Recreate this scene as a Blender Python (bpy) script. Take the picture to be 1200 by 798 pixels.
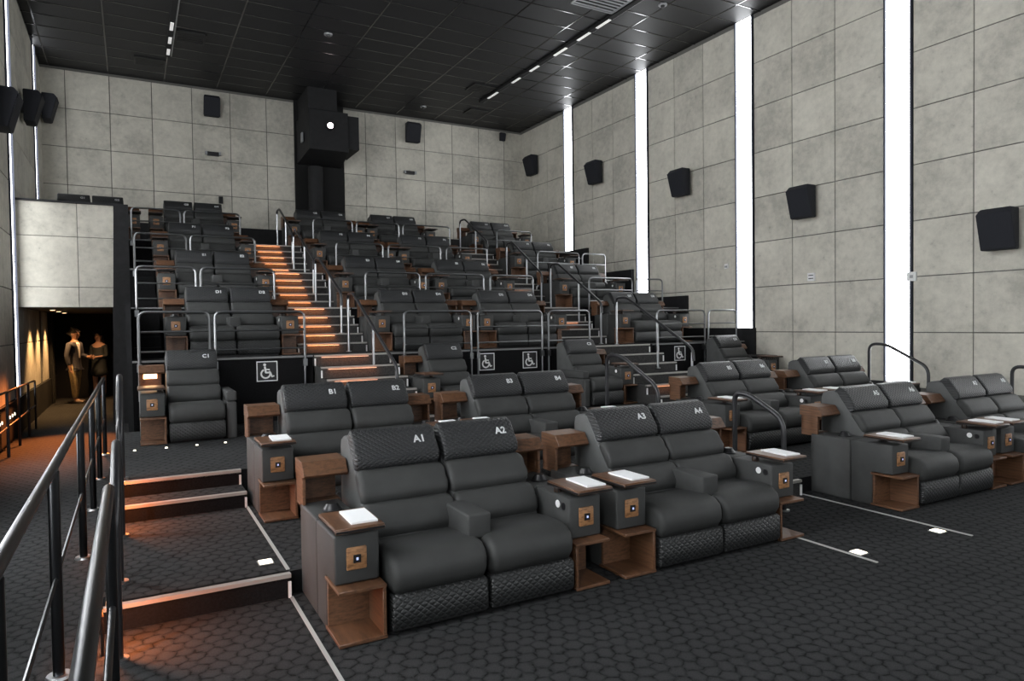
import bpy, bmesh, math, random
from mathutils import Vector, Matrix
for o in list(bpy.data.objects): bpy.data.objects.remove(o)
SC = bpy.context.scene
COL = SC.collection
rnd = random.Random(7)
PI = math.pi
# ------------------------------------------------------------------ camera
CAM_F = 800.0                                    # focal length in pixels of a 1200 px wide frame
YAW, PITCH, ROLL = [math.radians(a) for a in (29.126, -1.388, -0.783)]
cd = bpy.data.cameras.new('camera'); cam = bpy.data.objects.new('camera', cd); COL.objects.link(cam)
cd.sensor_fit = 'HORIZONTAL'; cd.sensor_width = 36.0; cd.lens = CAM_F / 1200 * 36
cd.clip_start = 0.05; cd.clip_end = 200
B_ = Matrix(((1, 0, 0), (0, 0, -1), (0, 1, 0)))
cy, sy = math.cos(YAW), math.sin(YAW); cp, sp = math.cos(PITCH), math.sin(PITCH); cr, sr = math.cos(ROLL), math.sin(ROLL)
R_ = Matrix(((cr, -sr, 0), (sr, cr, 0), (0, 0, 1))) @ B_ @ Matrix(((1, 0, 0), (0, cp, sp), (0, -sp, cp))) @ Matrix(((cy, -sy, 0), (sy, cy, 0), (0, 0, 1)))
mw = Matrix.Identity(4)
for i in range(3):
    mw[i][0] = R_[0][i]; mw[i][1] = -R_[1][i]; mw[i][2] = -R_[2][i]
mw[2][3] = 1.75
cam.matrix_world = mw
SC.camera = cam
# ------------------------------------------------------------------ world, exposure
w = bpy.data.worlds.new('world'); SC.world = w; w.use_nodes = True
w.node_tree.nodes['Background'].inputs[0].default_value = (0.5, 0.52, 0.55, 1)
w.node_tree.nodes['Background'].inputs[1].default_value = 0.02
SC.view_settings.view_transform = 'Standard'; SC.view_settings.look = 'None'
SC.view_settings.exposure = 0.0; SC.view_settings.gamma = 1.0
# ------------------------------------------------------------------ large lights
def area_lamp(name, loc, rot, sx, sy_, power, color, spread=PI):
    l = bpy.data.lights.new(name, 'AREA'); l.shape = 'RECTANGLE'; l.size = sx; l.size_y = sy_; l.energy = power; l.color = color; l.spread = spread
    o = bpy.data.objects.new(name, l); o.location = loc; o.rotation_euler = rot; COL.objects.link(o); return o
STRIP_EMIT = 10.0            # right wall strips
STRIP_LEFT = 35.0            # unseen left wall strips, boosted to brighten the right wall
STRIP_BACK = 7.0             # the two left strips at the back of the hall
area_lamp('screen_glow', (4.76, -6.9, 4.2), (PI/2, 0, 0), 11, 5, 330, (0.93, 0.97, 1.0))   # the lit cinema screen behind the camera
# ------------------------------------------------------------------ node helpers / materials
def mat_new(name):
    m = bpy.data.materials.new(name); m.use_nodes = True
    nt = m.node_tree; b = nt.nodes['Principled BSDF']
    return m, nt, b
def N(nt, t, **kw):
    n = nt.nodes.new(t)
    for k, v in kw.items(): setattr(n, k, v)
    return n
def math_(nt, op, a, b=None, c=None):
    n = N(nt, 'ShaderNodeMath', operation=op)
    for i, v in enumerate((a, b, c)):
        if v is None: continue
        if isinstance(v, (int, float)): n.inputs[i].default_value = v
        else: nt.links.new(v, n.inputs[i])
    return n.outputs[0]
def ramp(nt, fac, stops):
    r = N(nt, 'ShaderNodeValToRGB'); e = r.color_ramp.elements
    while len(e) < len(stops): e.new(0.5)
    for el, (p, c) in zip(e, stops): el.position = p; el.color = (*c, 1) if len(c) == 3 else c
    nt.links.new(fac, r.inputs[0]); return r.outputs[0]
def noise(nt, vec, scale, detail=4, rough=0.6):
    n = N(nt, 'ShaderNodeTexNoise'); n.inputs['Scale'].default_value = scale; n.inputs['Detail'].default_value = detail; n.inputs['Roughness'].default_value = rough
    if vec is not None: nt.links.new(vec, n.inputs['Vector'])
    return n.outputs['Fac']
def bump(nt, b, h, strength=0.3, dist=0.01):
    n = N(nt, 'ShaderNodeBump'); n.inputs['Strength'].default_value = strength; n.inputs['Distance'].default_value = dist
    nt.links.new(h, n.inputs['Height']); nt.links.new(n.outputs[0], b.inputs['Normal'])
def plain(name, col, rough=0.5, metal=0.0, spec=0.5, nscale=0, namp=0.25, nb=0.0):
    m, nt, b = mat_new(name)
    b.inputs['Roughness'].default_value = rough; b.inputs['Metallic'].default_value = metal; b.inputs['Specular IOR Level'].default_value = spec
    b.inputs['Base Color'].default_value = (*col, 1)
    if nscale:
        tc = N(nt, 'ShaderNodeTexCoord'); f = noise(nt, tc.outputs['Object'], nscale)
        lo = [c*(1-namp) for c in col]; hi = [min(1, c*(1+namp)) for c in col]
        nt.links.new(ramp(nt, f, [(0.3, lo), (0.7, hi)]), b.inputs['Base Color'])
        if nb: bump(nt, b, f, nb, 0.004)
    return m
def emit(name, col, strength):
    m, nt, b = mat_new(name)
    b.inputs['Base Color'].default_value = (0.8, 0.8, 0.8, 1)
    b.inputs['Emission Color'].default_value = (*col, 1); b.inputs['Emission Strength'].default_value = strength
    return m
def concrete(name, base, var=0.16):
    m, nt, b = mat_new(name); b.inputs['Roughness'].default_value = 0.75; b.inputs['Specular IOR Level'].default_value = 0.3
    g = N(nt, 'ShaderNodeNewGeometry'); oi = N(nt, 'ShaderNodeObjectInfo')
    f1 = noise(nt, g.outputs['Position'], 1.3, 6, 0.65); f2 = noise(nt, g.outputs['Position'], 9.0, 5, 0.7); f3 = noise(nt, g.outputs['Position'], 40.0, 3, 0.7)
    s = math_(nt, 'ADD', math_(nt, 'MULTIPLY', f1, 0.6), math_(nt, 'MULTIPLY', f2, 0.4))
    v = math_(nt, 'ADD', s, math_(nt, 'MULTIPLY', math_(nt, 'SUBTRACT', oi.outputs['Random'], 0.5), 0.10))
    lo = [c*(1-1.6*var) for c in base]; hi = [c*(1+1.3*var) for c in base]
    c = ramp(nt, v, [(0.36, lo), (0.5, base), (0.66, hi)])
    dark = ramp(nt, f2, [(0.27, (0.72, 0.72, 0.70)), (0.36, (1, 1, 1))])
    mx = N(nt, 'ShaderNodeMixRGB', blend_type='MULTIPLY'); mx.inputs[0].default_value = 0.7
    nt.links.new(c, mx.inputs[1]); nt.links.new(dark, mx.inputs[2]); nt.links.new(mx.outputs[0], b.inputs['Base Color'])
    bump(nt, b, math_(nt, 'ADD', f2, math_(nt, 'MULTIPLY', f3, 0.4)), 0.12, 0.01)
    return m
def carpet(name):
    m, nt, b = mat_new(name); b.inputs['Roughness'].default_value = 0.95; b.inputs['Specular IOR Level'].default_value = 0.08
    g = N(nt, 'ShaderNodeNewGeometry')
    # gently wandering coordinates, so the pebble outlines are not ruled
    nz = N(nt, 'ShaderNodeTexNoise'); nz.inputs['Scale'].default_value = 9.0; nz.inputs['Detail'].default_value = 2
    nt.links.new(g.outputs['Position'], nz.inputs['Vector'])
    wv = N(nt, 'ShaderNodeVectorMath', operation='MULTIPLY_ADD'); wv.inputs[1].default_value = (0.065,)*3
    nt.links.new(nz.outputs['Color'], wv.inputs[0]); nt.links.new(g.outputs['Position'], wv.inputs[2])
    sp_ = N(nt, 'ShaderNodeSeparateXYZ'); nt.links.new(wv.outputs[0], sp_.inputs[0])
    S = 0.097; sx, sy2 = S, S*math.sqrt(3)
    def cell(ox, oy):
        x = math_(nt, 'SUBTRACT', math_(nt, 'FLOORED_MODULO', math_(nt, 'ADD', sp_.outputs[0], 50+ox), sx), sx/2)
        y = math_(nt, 'SUBTRACT', math_(nt, 'FLOORED_MODULO', math_(nt, 'ADD', sp_.outputs[1], 50+oy), sy2), sy2/2)
        ax, ay = math_(nt, 'ABSOLUTE', x), math_(nt, 'ABSOLUTE', y)
        return math_(nt, 'MAXIMUM', ax, math_(nt, 'ADD', math_(nt, 'MULTIPLY', ax, 0.5), math_(nt, 'MULTIPLY', ay, 0.8660254)))
    d = math_(nt, 'MINIMUM', cell(0, 0), cell(sx/2, sy2/2))
    e = math_(nt, 'DIVIDE', d, S/2)
    n2 = noise(nt, g.outputs['Position'], 22.0, 2)
    e2 = math_(nt, 'ADD', e, math_(nt, 'MULTIPLY', math_(nt, 'SUBTRACT', n2, 0.5), 0.6))
    fine = noise(nt, g.outputs['Position'], 160.0, 2)
    big = noise(nt, g.outputs['Position'], 0.9, 3)
    c = ramp(nt, e2, [(0.0, (0.037, 0.0375, 0.038)), (0.60, (0.035, 0.0355, 0.036)), (0.92, (0.023, 0.0235, 0.024)), (1.15, (0.009, 0.009, 0.0095))])
    c2 = ramp(nt, fine, [(0.3, (0.7, 0.7, 0.7)), (0.7, (1.25, 1.25, 1.25))])
    mx = N(nt, 'ShaderNodeMixRGB', blend_type='MULTIPLY'); mx.inputs[0].default_value = 1
    nt.links.new(c, mx.inputs[1]); nt.links.new(c2, mx.inputs[2])
    c3 = ramp(nt, big, [(0.3, (0.85, 0.85, 0.85)), (0.7, (1.1, 1.1, 1.1))])
    mx2 = N(nt, 'ShaderNodeMixRGB', blend_type='MULTIPLY'); mx2.inputs[0].default_value = 1
    nt.links.new(mx.outputs[0], mx2.inputs[1]); nt.links.new(c3, mx2.inputs[2])
    nt.links.new(mx2.outputs[0], b.inputs['Base Color'])
    bump(nt, b, math_(nt, 'ADD', math_(nt, 'MULTIPLY', math_(nt, 'SUBTRACT', 1.0, e2), 0.6), math_(nt, 'MULTIPLY', fine, 0.5)), 0.35, 0.006)
    return m
def fabric(name, col, rough=0.5, spec=0.4):
    m, nt, b = mat_new(name); b.inputs['Roughness'].default_value = rough; b.inputs['Specular IOR Level'].default_value = spec
    tc = N(nt, 'ShaderNodeTexCoord'); f = noise(nt, tc.outputs['Object'], 5, 4); f2 = noise(nt, tc.outputs['Object'], 260, 2)
    nt.links.new(ramp(nt, f, [(0.3, [c*0.85 for c in col]), (0.7, [c*1.15 for c in col])]), b.inputs['Base Color'])
    bump(nt, b, math_(nt, 'ADD', f2, math_(nt, 'MULTIPLY', f, 2.0)), 0.18, 0.004)
    return m
def quilted(name, col, pitch, rough=0.42, lean=False):
    m, nt, b = mat_new(name); b.inputs['Roughness'].default_value = rough; b.inputs['Specular IOR Level'].default_value = 0.45
    tc = N(nt, 'ShaderNodeTexCoord'); s = N(nt, 'ShaderNodeSeparateXYZ'); nt.links.new(tc.outputs['Object'], s.inputs[0])
    u = math_(nt, 'MULTIPLY', s.outputs[0], 1/pitch)
    v = math_(nt, 'MULTIPLY', s.outputs[2], (1.55 if lean else 1.25)/pitch)
    def line(sgn):
        q = math_(nt, 'FRACT', math_(nt, 'ADD', math_(nt, 'ADD', u, math_(nt, 'MULTIPLY', v, sgn)), 40.0))
        return math_(nt, 'ABSOLUTE', math_(nt, 'SUBTRACT', q, 0.5))
    d = math_(nt, 'MINIMUM', math_(nt, 'SUBTRACT', 0.5, line(1)), math_(nt, 'SUBTRACT', 0.5, line(-1)))
    h = ramp(nt, d, [(0.0, (0, 0, 0)), (0.12, (0.55,)*3), (0.4, (1, 1, 1))])
    nt.links.new(ramp(nt, d, [(0.0, [c*0.55 for c in col]), (0.07, col)]), b.inputs['Base Color'])
    bump(nt, b, h, 0.6, 0.008)
    return m
def wood(name, base, dark):
    m, nt, b = mat_new(name); b.inputs['Roughness'].default_value = 0.42
    tc = N(nt, 'ShaderNodeTexCoord'); mp = N(nt, 'ShaderNodeMapping'); mp.inputs['Scale'].default_value = (9, 2, 30)
    nt.links.new(tc.outputs['Object'], mp.inputs[0])
    f = noise(nt, mp.outputs[0], 2.2, 6, 0.65); g = noise(nt, tc.outputs['Object'], 2.0, 2)
    v = math_(nt, 'ADD', math_(nt, 'MULTIPLY', f, 0.75), math_(nt, 'MULTIPLY', g, 0.25))
    nt.links.new(ramp(nt, v, [(0.35, dark), (0.5, base), (0.68, [c*1.5 for c in base])]), b.inputs['Base Color'])
    return m
M = dict(
    concrete=concrete('concrete_grey', (0.54, 0.516, 0.448)), joint=plain('joint_backing', (0.13, 0.125, 0.115), 0.9),
    carpet=carpet('hexagon_carpet'), stepc=plain('dark_step_carpet', (0.045, 0.044, 0.043), 0.95, 0, 0.1, 60, 0.4), riser=plain('black_riser_carpet', (0.0075, 0.0075, 0.008), 0.9, 0, 0.1, 60, 0.4),
    black=plain('matt_black_paint', (0.013, 0.013, 0.014), 0.7, 0, 0.3, 8, 0.25), pit=plain('deep_black', (0.004, 0.004, 0.004), 0.9),
    tile=plain('black_ceiling_tile', (0.015, 0.015, 0.016), 0.55, 0, 0.35, 90, 0.3, 0.2), grid=plain('ceiling_grid_black_metal', (0.016, 0.016, 0.017), 0.16, 0.0, 0.8),
    fabric=fabric('grey_leather', (0.038, 0.039, 0.038), 0.6, 0.3), pod=fabric('pod_grey_leather', (0.046, 0.047, 0.046), 0.6, 0.3),
    shell=fabric('shell_grey_leather', (0.070, 0.072, 0.071), 0.6, 0.3), quilt=quilted('quilted_headrest_leather', (0.021, 0.022, 0.023), 0.044, 0.42, True),
    kick=quilted('quilted_footrest_leather', (0.021, 0.022, 0.022), 0.05), dark=plain('dark_plastic', (0.01, 0.01, 0.011), 0.35),
    wood=wood('walnut_veneer', (0.110, 0.052, 0.026), (0.040, 0.018, 0.009)), woodlt=wood('light_walnut', (0.30, 0.15, 0.065), (0.12, 0.055, 0.022)),
    paper=plain('white_paper', (0.82, 0.83, 0.84), 0.6), white=plain('white_plastic', (0.75, 0.75, 0.74), 0.4),
    steel=plain('brushed_steel', (0.44, 0.45, 0.46), 0.36, 1.0), drail=plain('blackened_steel_tube', (0.055, 0.057, 0.06), 0.3, 1.0), rail=plain('dark_steel_tube', (0.24, 0.245, 0.25), 0.34, 1.0), brail=plain('black_painted_tube', (0.018, 0.018, 0.02), 0.33),
    edge=plain('grey_edge_trim', (0.16, 0.16, 0.16), 0.5), line=plain('aisle_line_grey_white', (0.36, 0.36, 0.35), 0.5), nose=plain('aluminium_nosing', (0.34, 0.325, 0.30), 0.45, 0.2), speaker=plain('black_speaker_cloth', (0.016, 0.017, 0.022), 0.75, 0, 0.3, 200, 0.4, 0.3),
    strip=emit('light_strip_diffuser', (0.95, 0.975, 1.0), STRIP_EMIT), strip_low=emit('light_strip_diffuser_back', (0.95, 0.975, 1.0), STRIP_BACK), strip_left=emit('light_strip_diffuser_left', (0.95, 0.975, 1.0), STRIP_LEFT), sframe=plain('strip_frame_dark', (0.05, 0.055, 0.075), 0.4, 0.5),
    led=emit('floor_light_led', (1.0, 0.90, 0.70), 2.2), blue=emit('call_button_blue', (0.25, 0.35, 1.0), 0.6), lensglow=emit('projector_beam', (1.0, 0.80, 0.82), 9.0),
    track=emit('track_lamp', (1, 0.97, 0.92), 0.38), warm=emit('hood_lamp_warm', (1.0, 0.62, 0.34), 6.0), amber=emit('amber_step_led', (1.0, 0.36, 0.10), 0.5),
    code=plain('white_embroidery', (0.62, 0.64, 0.64), 0.6), vent=plain('vent_black', (0.012, 0.012, 0.012), 0.5), lightvent=plain('silver_vent', (0.33, 0.34, 0.35), 0.35, 0.4),
    skin=plain('skin', (0.33, 0.17, 0.10), 0.5), skin2=plain('skin_fair', (0.45, 0.26, 0.18), 0.5), jacket=plain('grey_jacket', (0.036, 0.035, 0.042), 0.8, 0, 0.3, 60, 0.3), shirt=plain('white_shirt', (0.75, 0.72, 0.68), 0.7),
    khaki=plain('khaki_cloth', (0.42, 0.31, 0.15), 0.8, 0, 0.3, 30, 0.25), dress=plain('black_dress_cloth', (0.014, 0.018, 0.018), 0.8), hair=plain('dark_hair', (0.012, 0.008, 0.006), 0.55), shoe=plain('brown_shoe', (0.18, 0.13, 0.10), 0.5), heel=plain('red_shoe', (0.20, 0.05, 0.04), 0.45),
)
# ------------------------------------------------------------------ mesh helpers
class MB:
    def __init__(s): s.v = []; s.f = []; s.mi = []
    def add(s, vs, fs, mi=0):
        o = len(s.v); s.v += [tuple(x) for x in vs]
        for f in fs: s.f.append(tuple(i+o for i in f)); s.mi.append(mi)
    def box(s, x0, x1, y0, y1, z0, z1, mi=0, top=None):
        s.add([(x0,y0,z0),(x1,y0,z0),(x1,y1,z0),(x0,y1,z0),(x0,y0,z1),(x1,y0,z1),(x1,y1,z1),(x0,y1,z1)],
              [(0,3,2,1),(0,1,5,4),(1,2,6,5),(2,3,7,6),(3,0,4,7)], mi)
        s.f.append(tuple(len(s.v)-8+i for i in (4,5,6,7))); s.mi.append(mi if top is None else top)
    def prism_x(s, prof, x0, x1, mi=0):       # profile of (y, z) swept along x
        n = len(prof); s.add([(x0,y,z) for y,z in prof]+[(x1,y,z) for y,z in prof],
              [(i,(i+1)%n,(i+1)%n+n,i+n) for i in range(n)]+[tuple(range(n))[::-1], tuple(range(n,2*n))], mi)
    def pillow_x(s, prof, x0, x1, r, k=4, mi=0):  # profile swept along x with rounded, pulled-in ends
        cyy = sum(p[0] for p in prof)/len(prof); czz = sum(p[1] for p in prof)/len(prof)
        st = []
        for i in range(k+1):
            a = i/k*PI/2; st.append((x0+r*(1-math.sin(a)), r*(1-math.cos(PI/2-a)) if False else r*(1-math.cos(PI/2-a))))
        sec = []
        for i in range(k+1):
            a = (1-i/k)*PI/2; sec.append((x0+r*(1-math.sin(a)), r*(1-math.cos(a))))
        sec = sorted(sec); allsec = sec + [(x0+x1-x, d) for x, d in sec[::-1]]
        n = len(prof); base = len(s.v); vs = []
        for x, d in allsec:
            for (y, z) in prof:
                L = math.hypot(y-cyy, z-czz); t = max(0.0, 1-d/L)
                vs.append((x, cyy+(y-cyy)*t, czz+(z-czz)*t))
        fs = []
        for j in range(len(allsec)-1):
            for i in range(n): fs.append((j*n+i, j*n+(i+1)%n, (j+1)*n+(i+1)%n, (j+1)*n+i))
        fs.append(tuple(range(n))[::-1]); fs.append(tuple((len(allsec)-1)*n+i for i in range(n)))
        s.add(vs, fs, mi)
    def cyl(s, p0, p1, r0, r1=None, n=12, mi=0):
        s.tube([p0, p1], [r0, r0 if r1 is None else r1], n, mi)
    def tube(s, pts, r, n=8, mi=0):
        pts = [Vector(p) for p in pts]; rs = r if isinstance(r, (list, tuple)) else [r]*len(pts)
        up = None; base = len(s.v); rings = []
        for i, p in enumerate(pts):
            d = (pts[min(i+1, len(pts)-1)]-pts[max(i-1, 0)]).normalized()
            if up is None: up = d.orthogonal().normalized()
            up = (up-d*up.dot(d)).normalized(); sd = d.cross(up)
            rings.append([p+(up*math.cos(2*PI*k/n)+sd*math.sin(2*PI*k/n))*rs[i] for k in range(n)])
        vs = [q for R in rings for q in R]; fs = []
        for j in range(len(pts)-1):
            for k in range(n): fs.append((j*n+k, j*n+(k+1)%n, (j+1)*n+(k+1)%n, (j+1)*n+k))
        fs.append(tuple(range(n))[::-1]); fs.append(tuple((len(pts)-1)*n+k for k in range(n)))
        s.add(vs, fs, mi)
    def mesh(s, name, mats, bevel=0.0, seg=2, smooth=True, ang=40):
        me = bpy.data.meshes.new(name); me.from_pydata(s.v, [], s.f)
        for m in mats: me.materials.append(m)
        for p, i in zip(me.polygons, s.mi): p.material_index = i
        bm = bmesh.new(); bm.from_mesh(me)
        bmesh.ops.recalc_face_normals(bm, faces=bm.faces)
        if bevel:
            ed = [e for e in bm.edges if len(e.link_faces) == 2 and e.calc_face_angle(0) > 0.6]
            bmesh.ops.bevel(bm, geom=ed, offset=bevel, segments=seg, profile=0.5, affect='EDGES', clamp_overlap=True)
        bm.to_mesh(me); bm.free()
        if smooth:
            for p in me.polygons: p.use_smooth = True
            me.set_sharp_from_angle(angle=math.radians(ang))
        return me
def obj(name, me, parent=None, loc=None, rot=None):
    o = bpy.data.objects.new(name, me); COL.objects.link(o)
    if parent is not None: o.parent = parent
    if loc is not None: o.location = loc
    if rot is not None: o.rotation_euler = rot
    return o
def tag(o, label=None, cat=None, group=None, kind=None):
    if label: o['label'] = label
    if cat: o['category'] = cat
    if group: o['group'] = group
    if kind: o['kind'] = kind
    return o
def thing(name, loc, label, cat, group=None, rz=0):
    o = bpy.data.objects.new(name, None); COL.objects.link(o); o.location = loc; o.rotation_euler = (0, 0, rz); o.empty_display_size = 0.2
    return tag(o, label, cat, group)
def box_obj(name, x0, x1, y0, y1, z0, z1, mats, parent=None, top=None, bevel=0):
    mb = MB(); mb.box(x0, x1, y0, y1, z0, z1, 0, top); return obj(name, mb.mesh(name, mats if isinstance(mats, list) else [mats], bevel, smooth=False), parent)
def struct(o): o['kind'] = 'structure'; return o
def arc_path(pts, r, k=5):                     # polyline with rounded corners
    P = [Vector(p) for p in pts]; out = [P[0]]
    for i in range(1, len(P)-1):
        a, b, c = P[i-1], P[i], P[i+1]; d1 = (a-b); d2 = (c-b); rr = min(r, d1.length*0.49, d2.length*0.49)
        p1 = b+d1.normalized()*rr; p2 = b+d2.normalized()*rr
        for j in range(k+1):
            t = j/k; out.append(p1*(1-t)**2+b*2*t*(1-t)+p2*t*t)
    out.append(P[-1]); return out
# ------------------------------------------------------------------ dimensions of the hall
XL, XR, YB, ZC = -1.75, 11.27, 19.48, 8.0
PN = 0.9144
Z0, ZB, ZS, ZCP = 0.0, 0.15, 0.285, 0.42        # front floor, row B, aisle step, row C
TIER = [(10.1, 1.33), (12.05, 2.08), (14.0, 2.83), (15.95, 3.58)]
# floor and platforms
struct(box_obj('floor', XL-0.2, XR+0.2, -7.2, 21.3, -0.2, 0.0, [M['carpet']]))
def platform(name, x0, x1, y0, y1, z0, z1): return struct(box_obj(name, x0, x1, y0, y1, z0, z1, [M['riser'], M['carpet']], None, 1))
platform('floor_tier', -0.2, XR, 4.6, 6.82, 0.0, ZB)
tc_ = platform('floor_tier', -0.2, XR, 6.82, 10.1, 0.0, ZCP)
zp = 0.0
tiers = []
for k, (yy, zz) in enumerate(TIER):
    x0 = 0.0 if k < 3 else 0.0
    tiers.append(platform('floor_tier', 0.0, XR, yy, YB, (zp if k else 0.0), zz)); zp = zz
platform('floor_tier', XL, 0.0, 15.95, YB, 3.38, 3.58)          # the top row runs on above the corridor
for k, t in enumerate(tiers):                                    # pale metal edge along each tier
    yy, zz = TIER[k]
    spans = [(0.0, 2.3), (3.45, 7.28), (8.7, XR)]
    for a, b in spans:
        tag(box_obj('edge_trim', a, b, yy-0.02, yy+0.02, zz-0.02, zz+0.006, M['edge'], t), kind=None)
box_obj('edge_trim', -0.2, 0.865, 6.8, 6.84, ZCP-0.03, ZCP+0.006, M['nose'], tc_)
# ------------------------------------------------------------------ aisle steps and stairs
def step_run(name, label, x0, x1, steps, amber=None, LP=1.6, rm='stepc'):
    r = bpy.data.objects.new(name, None); COL.objects.link(r); r.location = (x0, steps[0][0], steps[0][2]); r['kind'] = 'structure'
    if label: r['label'] = label
    off = Vector(r.location)
    for i, (y0, y1, zb, zt) in enumerate(steps):
        s = box_obj('step', x0-off.x, x1-off.x, y0-off.y, y1-off.y, zb-off.z, zt-off.z, [M[rm if x0 > 0 else 'riser'], M['carpet']], r, 1)  # left aisle risers coloured black to stand for their unlit shade
        n = box_obj('nosing', x0-off.x, x1-off.x, y0-0.012-off.y, y0+0.035-off.y, zt-0.020-off.z, zt+0.005-off.z, M['nose'], s)
        h = zt-zb
        mb = MB()
        for xx in ((x0+0.0, x1-0.018) if x0 > 0 else (x1-0.018,)): mb.box(xx-off.x, xx+0.018-off.x, y0-0.014-off.y, y0+0.004-off.y, zt-0.15-off.z, zt-0.045-off.z)
        e = obj('riser_marker', mb.mesh('riser_marker', [M['white']], smooth=False), s)
        if amber and i in amber:
            a, b = amber[i]
            box_obj('step_light', a-off.x, b-off.x, y0-0.006-off.y, y0+0.002-off.y, zt-0.036-off.z, zt-0.029-off.z, M['amber'], s)
            l = area_lamp('step_lamp', ((a+b)/2, y0-0.06, zt-0.03), (math.radians(32), 0, 0), b-a, 0.03, LP, (1.0, 0.30, 0.07))
    return r
amb = {0: (-0.15, 0.35)}
step_run('aisle_steps', 'carpeted steps of the near left aisle with pale metal edges', -0.2, 0.865, [(4.54, 4.62, 0, ZB)])
step_run('aisle_steps', 'two carpeted steps up to the first seat at the left', -0.2, 0.865, [(6.45, 6.83, ZB, ZS), (6.80, 6.9, ZS, ZCP)])
step_run('aisle_steps', 'carpeted aisle step in the middle between the front row blocks', 4.72, 5.82, [(4.54, 4.62, 0, ZB)])
step_run('aisle_steps', 'carpeted aisle steps behind the middle handrail loop', 4.72, 5.82, [(6.45, 6.83, ZB, ZS), (6.80, 6.9, ZS, ZCP)])
step_run('aisle_steps', 'carpeted aisle step at the right wall by the front row', 10.15, 11.1, [(4.54, 4.62, 0, ZB)])
step_run('aisle_steps', 'carpeted aisle steps at the right wall under the handrail loop', 10.15, 11.1, [(6.45, 6.83, ZB, ZS), (6.80, 6.9, ZS, ZCP)])
for i, (yy, zz, lb, pw) in enumerate(((4.24, 0.30, 'lowest', 9.0), (6.24, 0.43, 'middle', 7.0), (6.64, 0.56, 'highest', 5.0))):
    t = thing('step_lamp', (-0.17, yy, zz), 'small amber step lamp on the left edge of the near aisle, %s of three' % lb, 'lamp', 'amber step lamps of the near left aisle')
    box_obj('lamp_housing', -0.02, 0.015, -0.04, 0.04, -0.02, 0.03, M['dark'], t); box_obj('lamp_lens', -0.012, 0.017, -0.03, 0.03, -0.024, -0.018, M['amber'], t)
    mbp = MB(); mbp.cyl((-0.005, 0, 0.0), (-0.005, 0, -zz+0.0), 0.008, None, 8); obj('lamp_stem', mbp.mesh('lamp_stem', [M['dark']]), t)
    area_lamp('step_lamp_light', (-0.15, yy, zz-0.03), (0, math.radians(-38), 0), 0.05, 0.05, pw, (1.0, 0.24, 0.05))
def stair_steps():
    fr = [8.26, 8.60, 8.94, 9.28, 9.62]; zt = [ZCP+0.152*(i+1) for i in range(5)]
    low = [(fr[i], (fr[i+1] if i < 4 else 10.1)+0.0, ZCP, zt[i]) for i in range(5)]
    low.append((10.0, 10.12, ZCP, 1.334))
    up = []
    for k in range(3):
        (ya, za), (yb, zb) = TIER[k], TIER[k+1]; h = (zb-za)/5
        f = [ya+1.0+0.2375*i for i in range(5)]
        for i in range(4): up.append((f[i], yb, za+h*i, za+h*(i+1)))
        up.append((yb-0.012, yb+0.05, zb-h, zb+0.002))
    return low, up
low, up = stair_steps()
orange = {i: (2.45, 2.95) for i in range(len(up))}
step_run('stairs', 'lower flight of the left stairs with pale nosings', 2.3, 3.45, low, {3: (2.4, 3.0), 4: (2.4, 3.1), 5: (2.4, 3.1)}, 0.7)
step_run('stairs', 'upper flights of the left stairs glowing amber', 2.3, 3.42, up, orange, 1.15)
step_run('stairs', 'lower flight of the right stairs with pale nosings', 7.28, 8.55, low, {1: (7.5, 8.0)}, 0.4)
step_run('stairs', 'upper flights of the right stairs', 7.25, 8.36, up, {2: (7.6, 8.0), 7: (7.6, 8.0), 11: (7.6, 8.0), 12: (7.6, 8.0)}, 0.4)
# narrow black steps at the far left edge of the raked block
blk = bpy.data.objects.new('stairs', None); COL.objects.link(blk); blk['kind'] = 'structure'; blk.location = (0.0, 11.1, 1.33)
for (y0, y1, zb, zt) in up:
    box_obj('step', 0.02, 0.38, y0-11.1, y1-11.1, zb-1.33, zt-1.33, [M['riser'], M['riser']], blk)
# ------------------------------------------------------------------ walls with concrete panels
PG = 0.015                                        # open joint
panel_cache = {}
def panel(parent, axis, p0, a0, a1, z0, z1, thick=0.02):
    w_, h_ = round(a1-a0, 3), round(z1-z0, 3); key = (axis, w_, h_)
    if key not in panel_cache:
        mb = MB(); t = thick
        if axis == 'R': mb.box(-t, 0, 0, w_, 0, h_)
        elif axis == 'L': mb.box(0, t, 0, w_, 0, h_)
        else: mb.box(0, w_, -t, 0, 0, h_)
        panel_cache[key] = mb.mesh('concrete_panel', [M['concrete']], 0.004, 1, smooth=False)
    loc = (p0, a0, z0) if axis in 'RL' else (a0, p0, z0)
    return obj('concrete_panel', panel_cache[key], parent, loc)
wr = struct(box_obj('wall_right', XR, XR+0.2, -7.2, YB+0.2, -0.2, ZC+0.1, M['joint']))
wl = struct(box_obj('wall_left', XL-0.2, XL, -7.2, 21.3, -0.2, ZC+0.1, M['joint']))
wb = bpy.data.objects.new('wall_back', None)
mbk = MB(); mbk.box(XL, XR, YB, YB+0.2, 3.4, ZC+0.1); mbk.box(-0.3, XR, YB, YB+0.2, 0, 3.4)
bpy.data.objects.remove(wb); wb = struct(obj('wall_back', mbk.mesh('wall_back', [M['joint']], smooth=False)))
struct(box_obj('wall_front', XL, XR, -7.3, -7.1, -0.2, ZC+0.1, M['black']))
JZ = [0.606+PN*i for i in range(9)]
PITCHY = 3.265; SW = 0.50
S4 = 6.61
strips_R = [S4+PITCHY*k for k in range(-4, 4)]
def dado_right(y):
    z = 0.33
    if y >= 4.6: z = 0.42
    if y >= 6.5: z = 0.69
    for yy, zz in TIER:
        if y >= yy-0.27: z = zz+0.27
    return z
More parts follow.
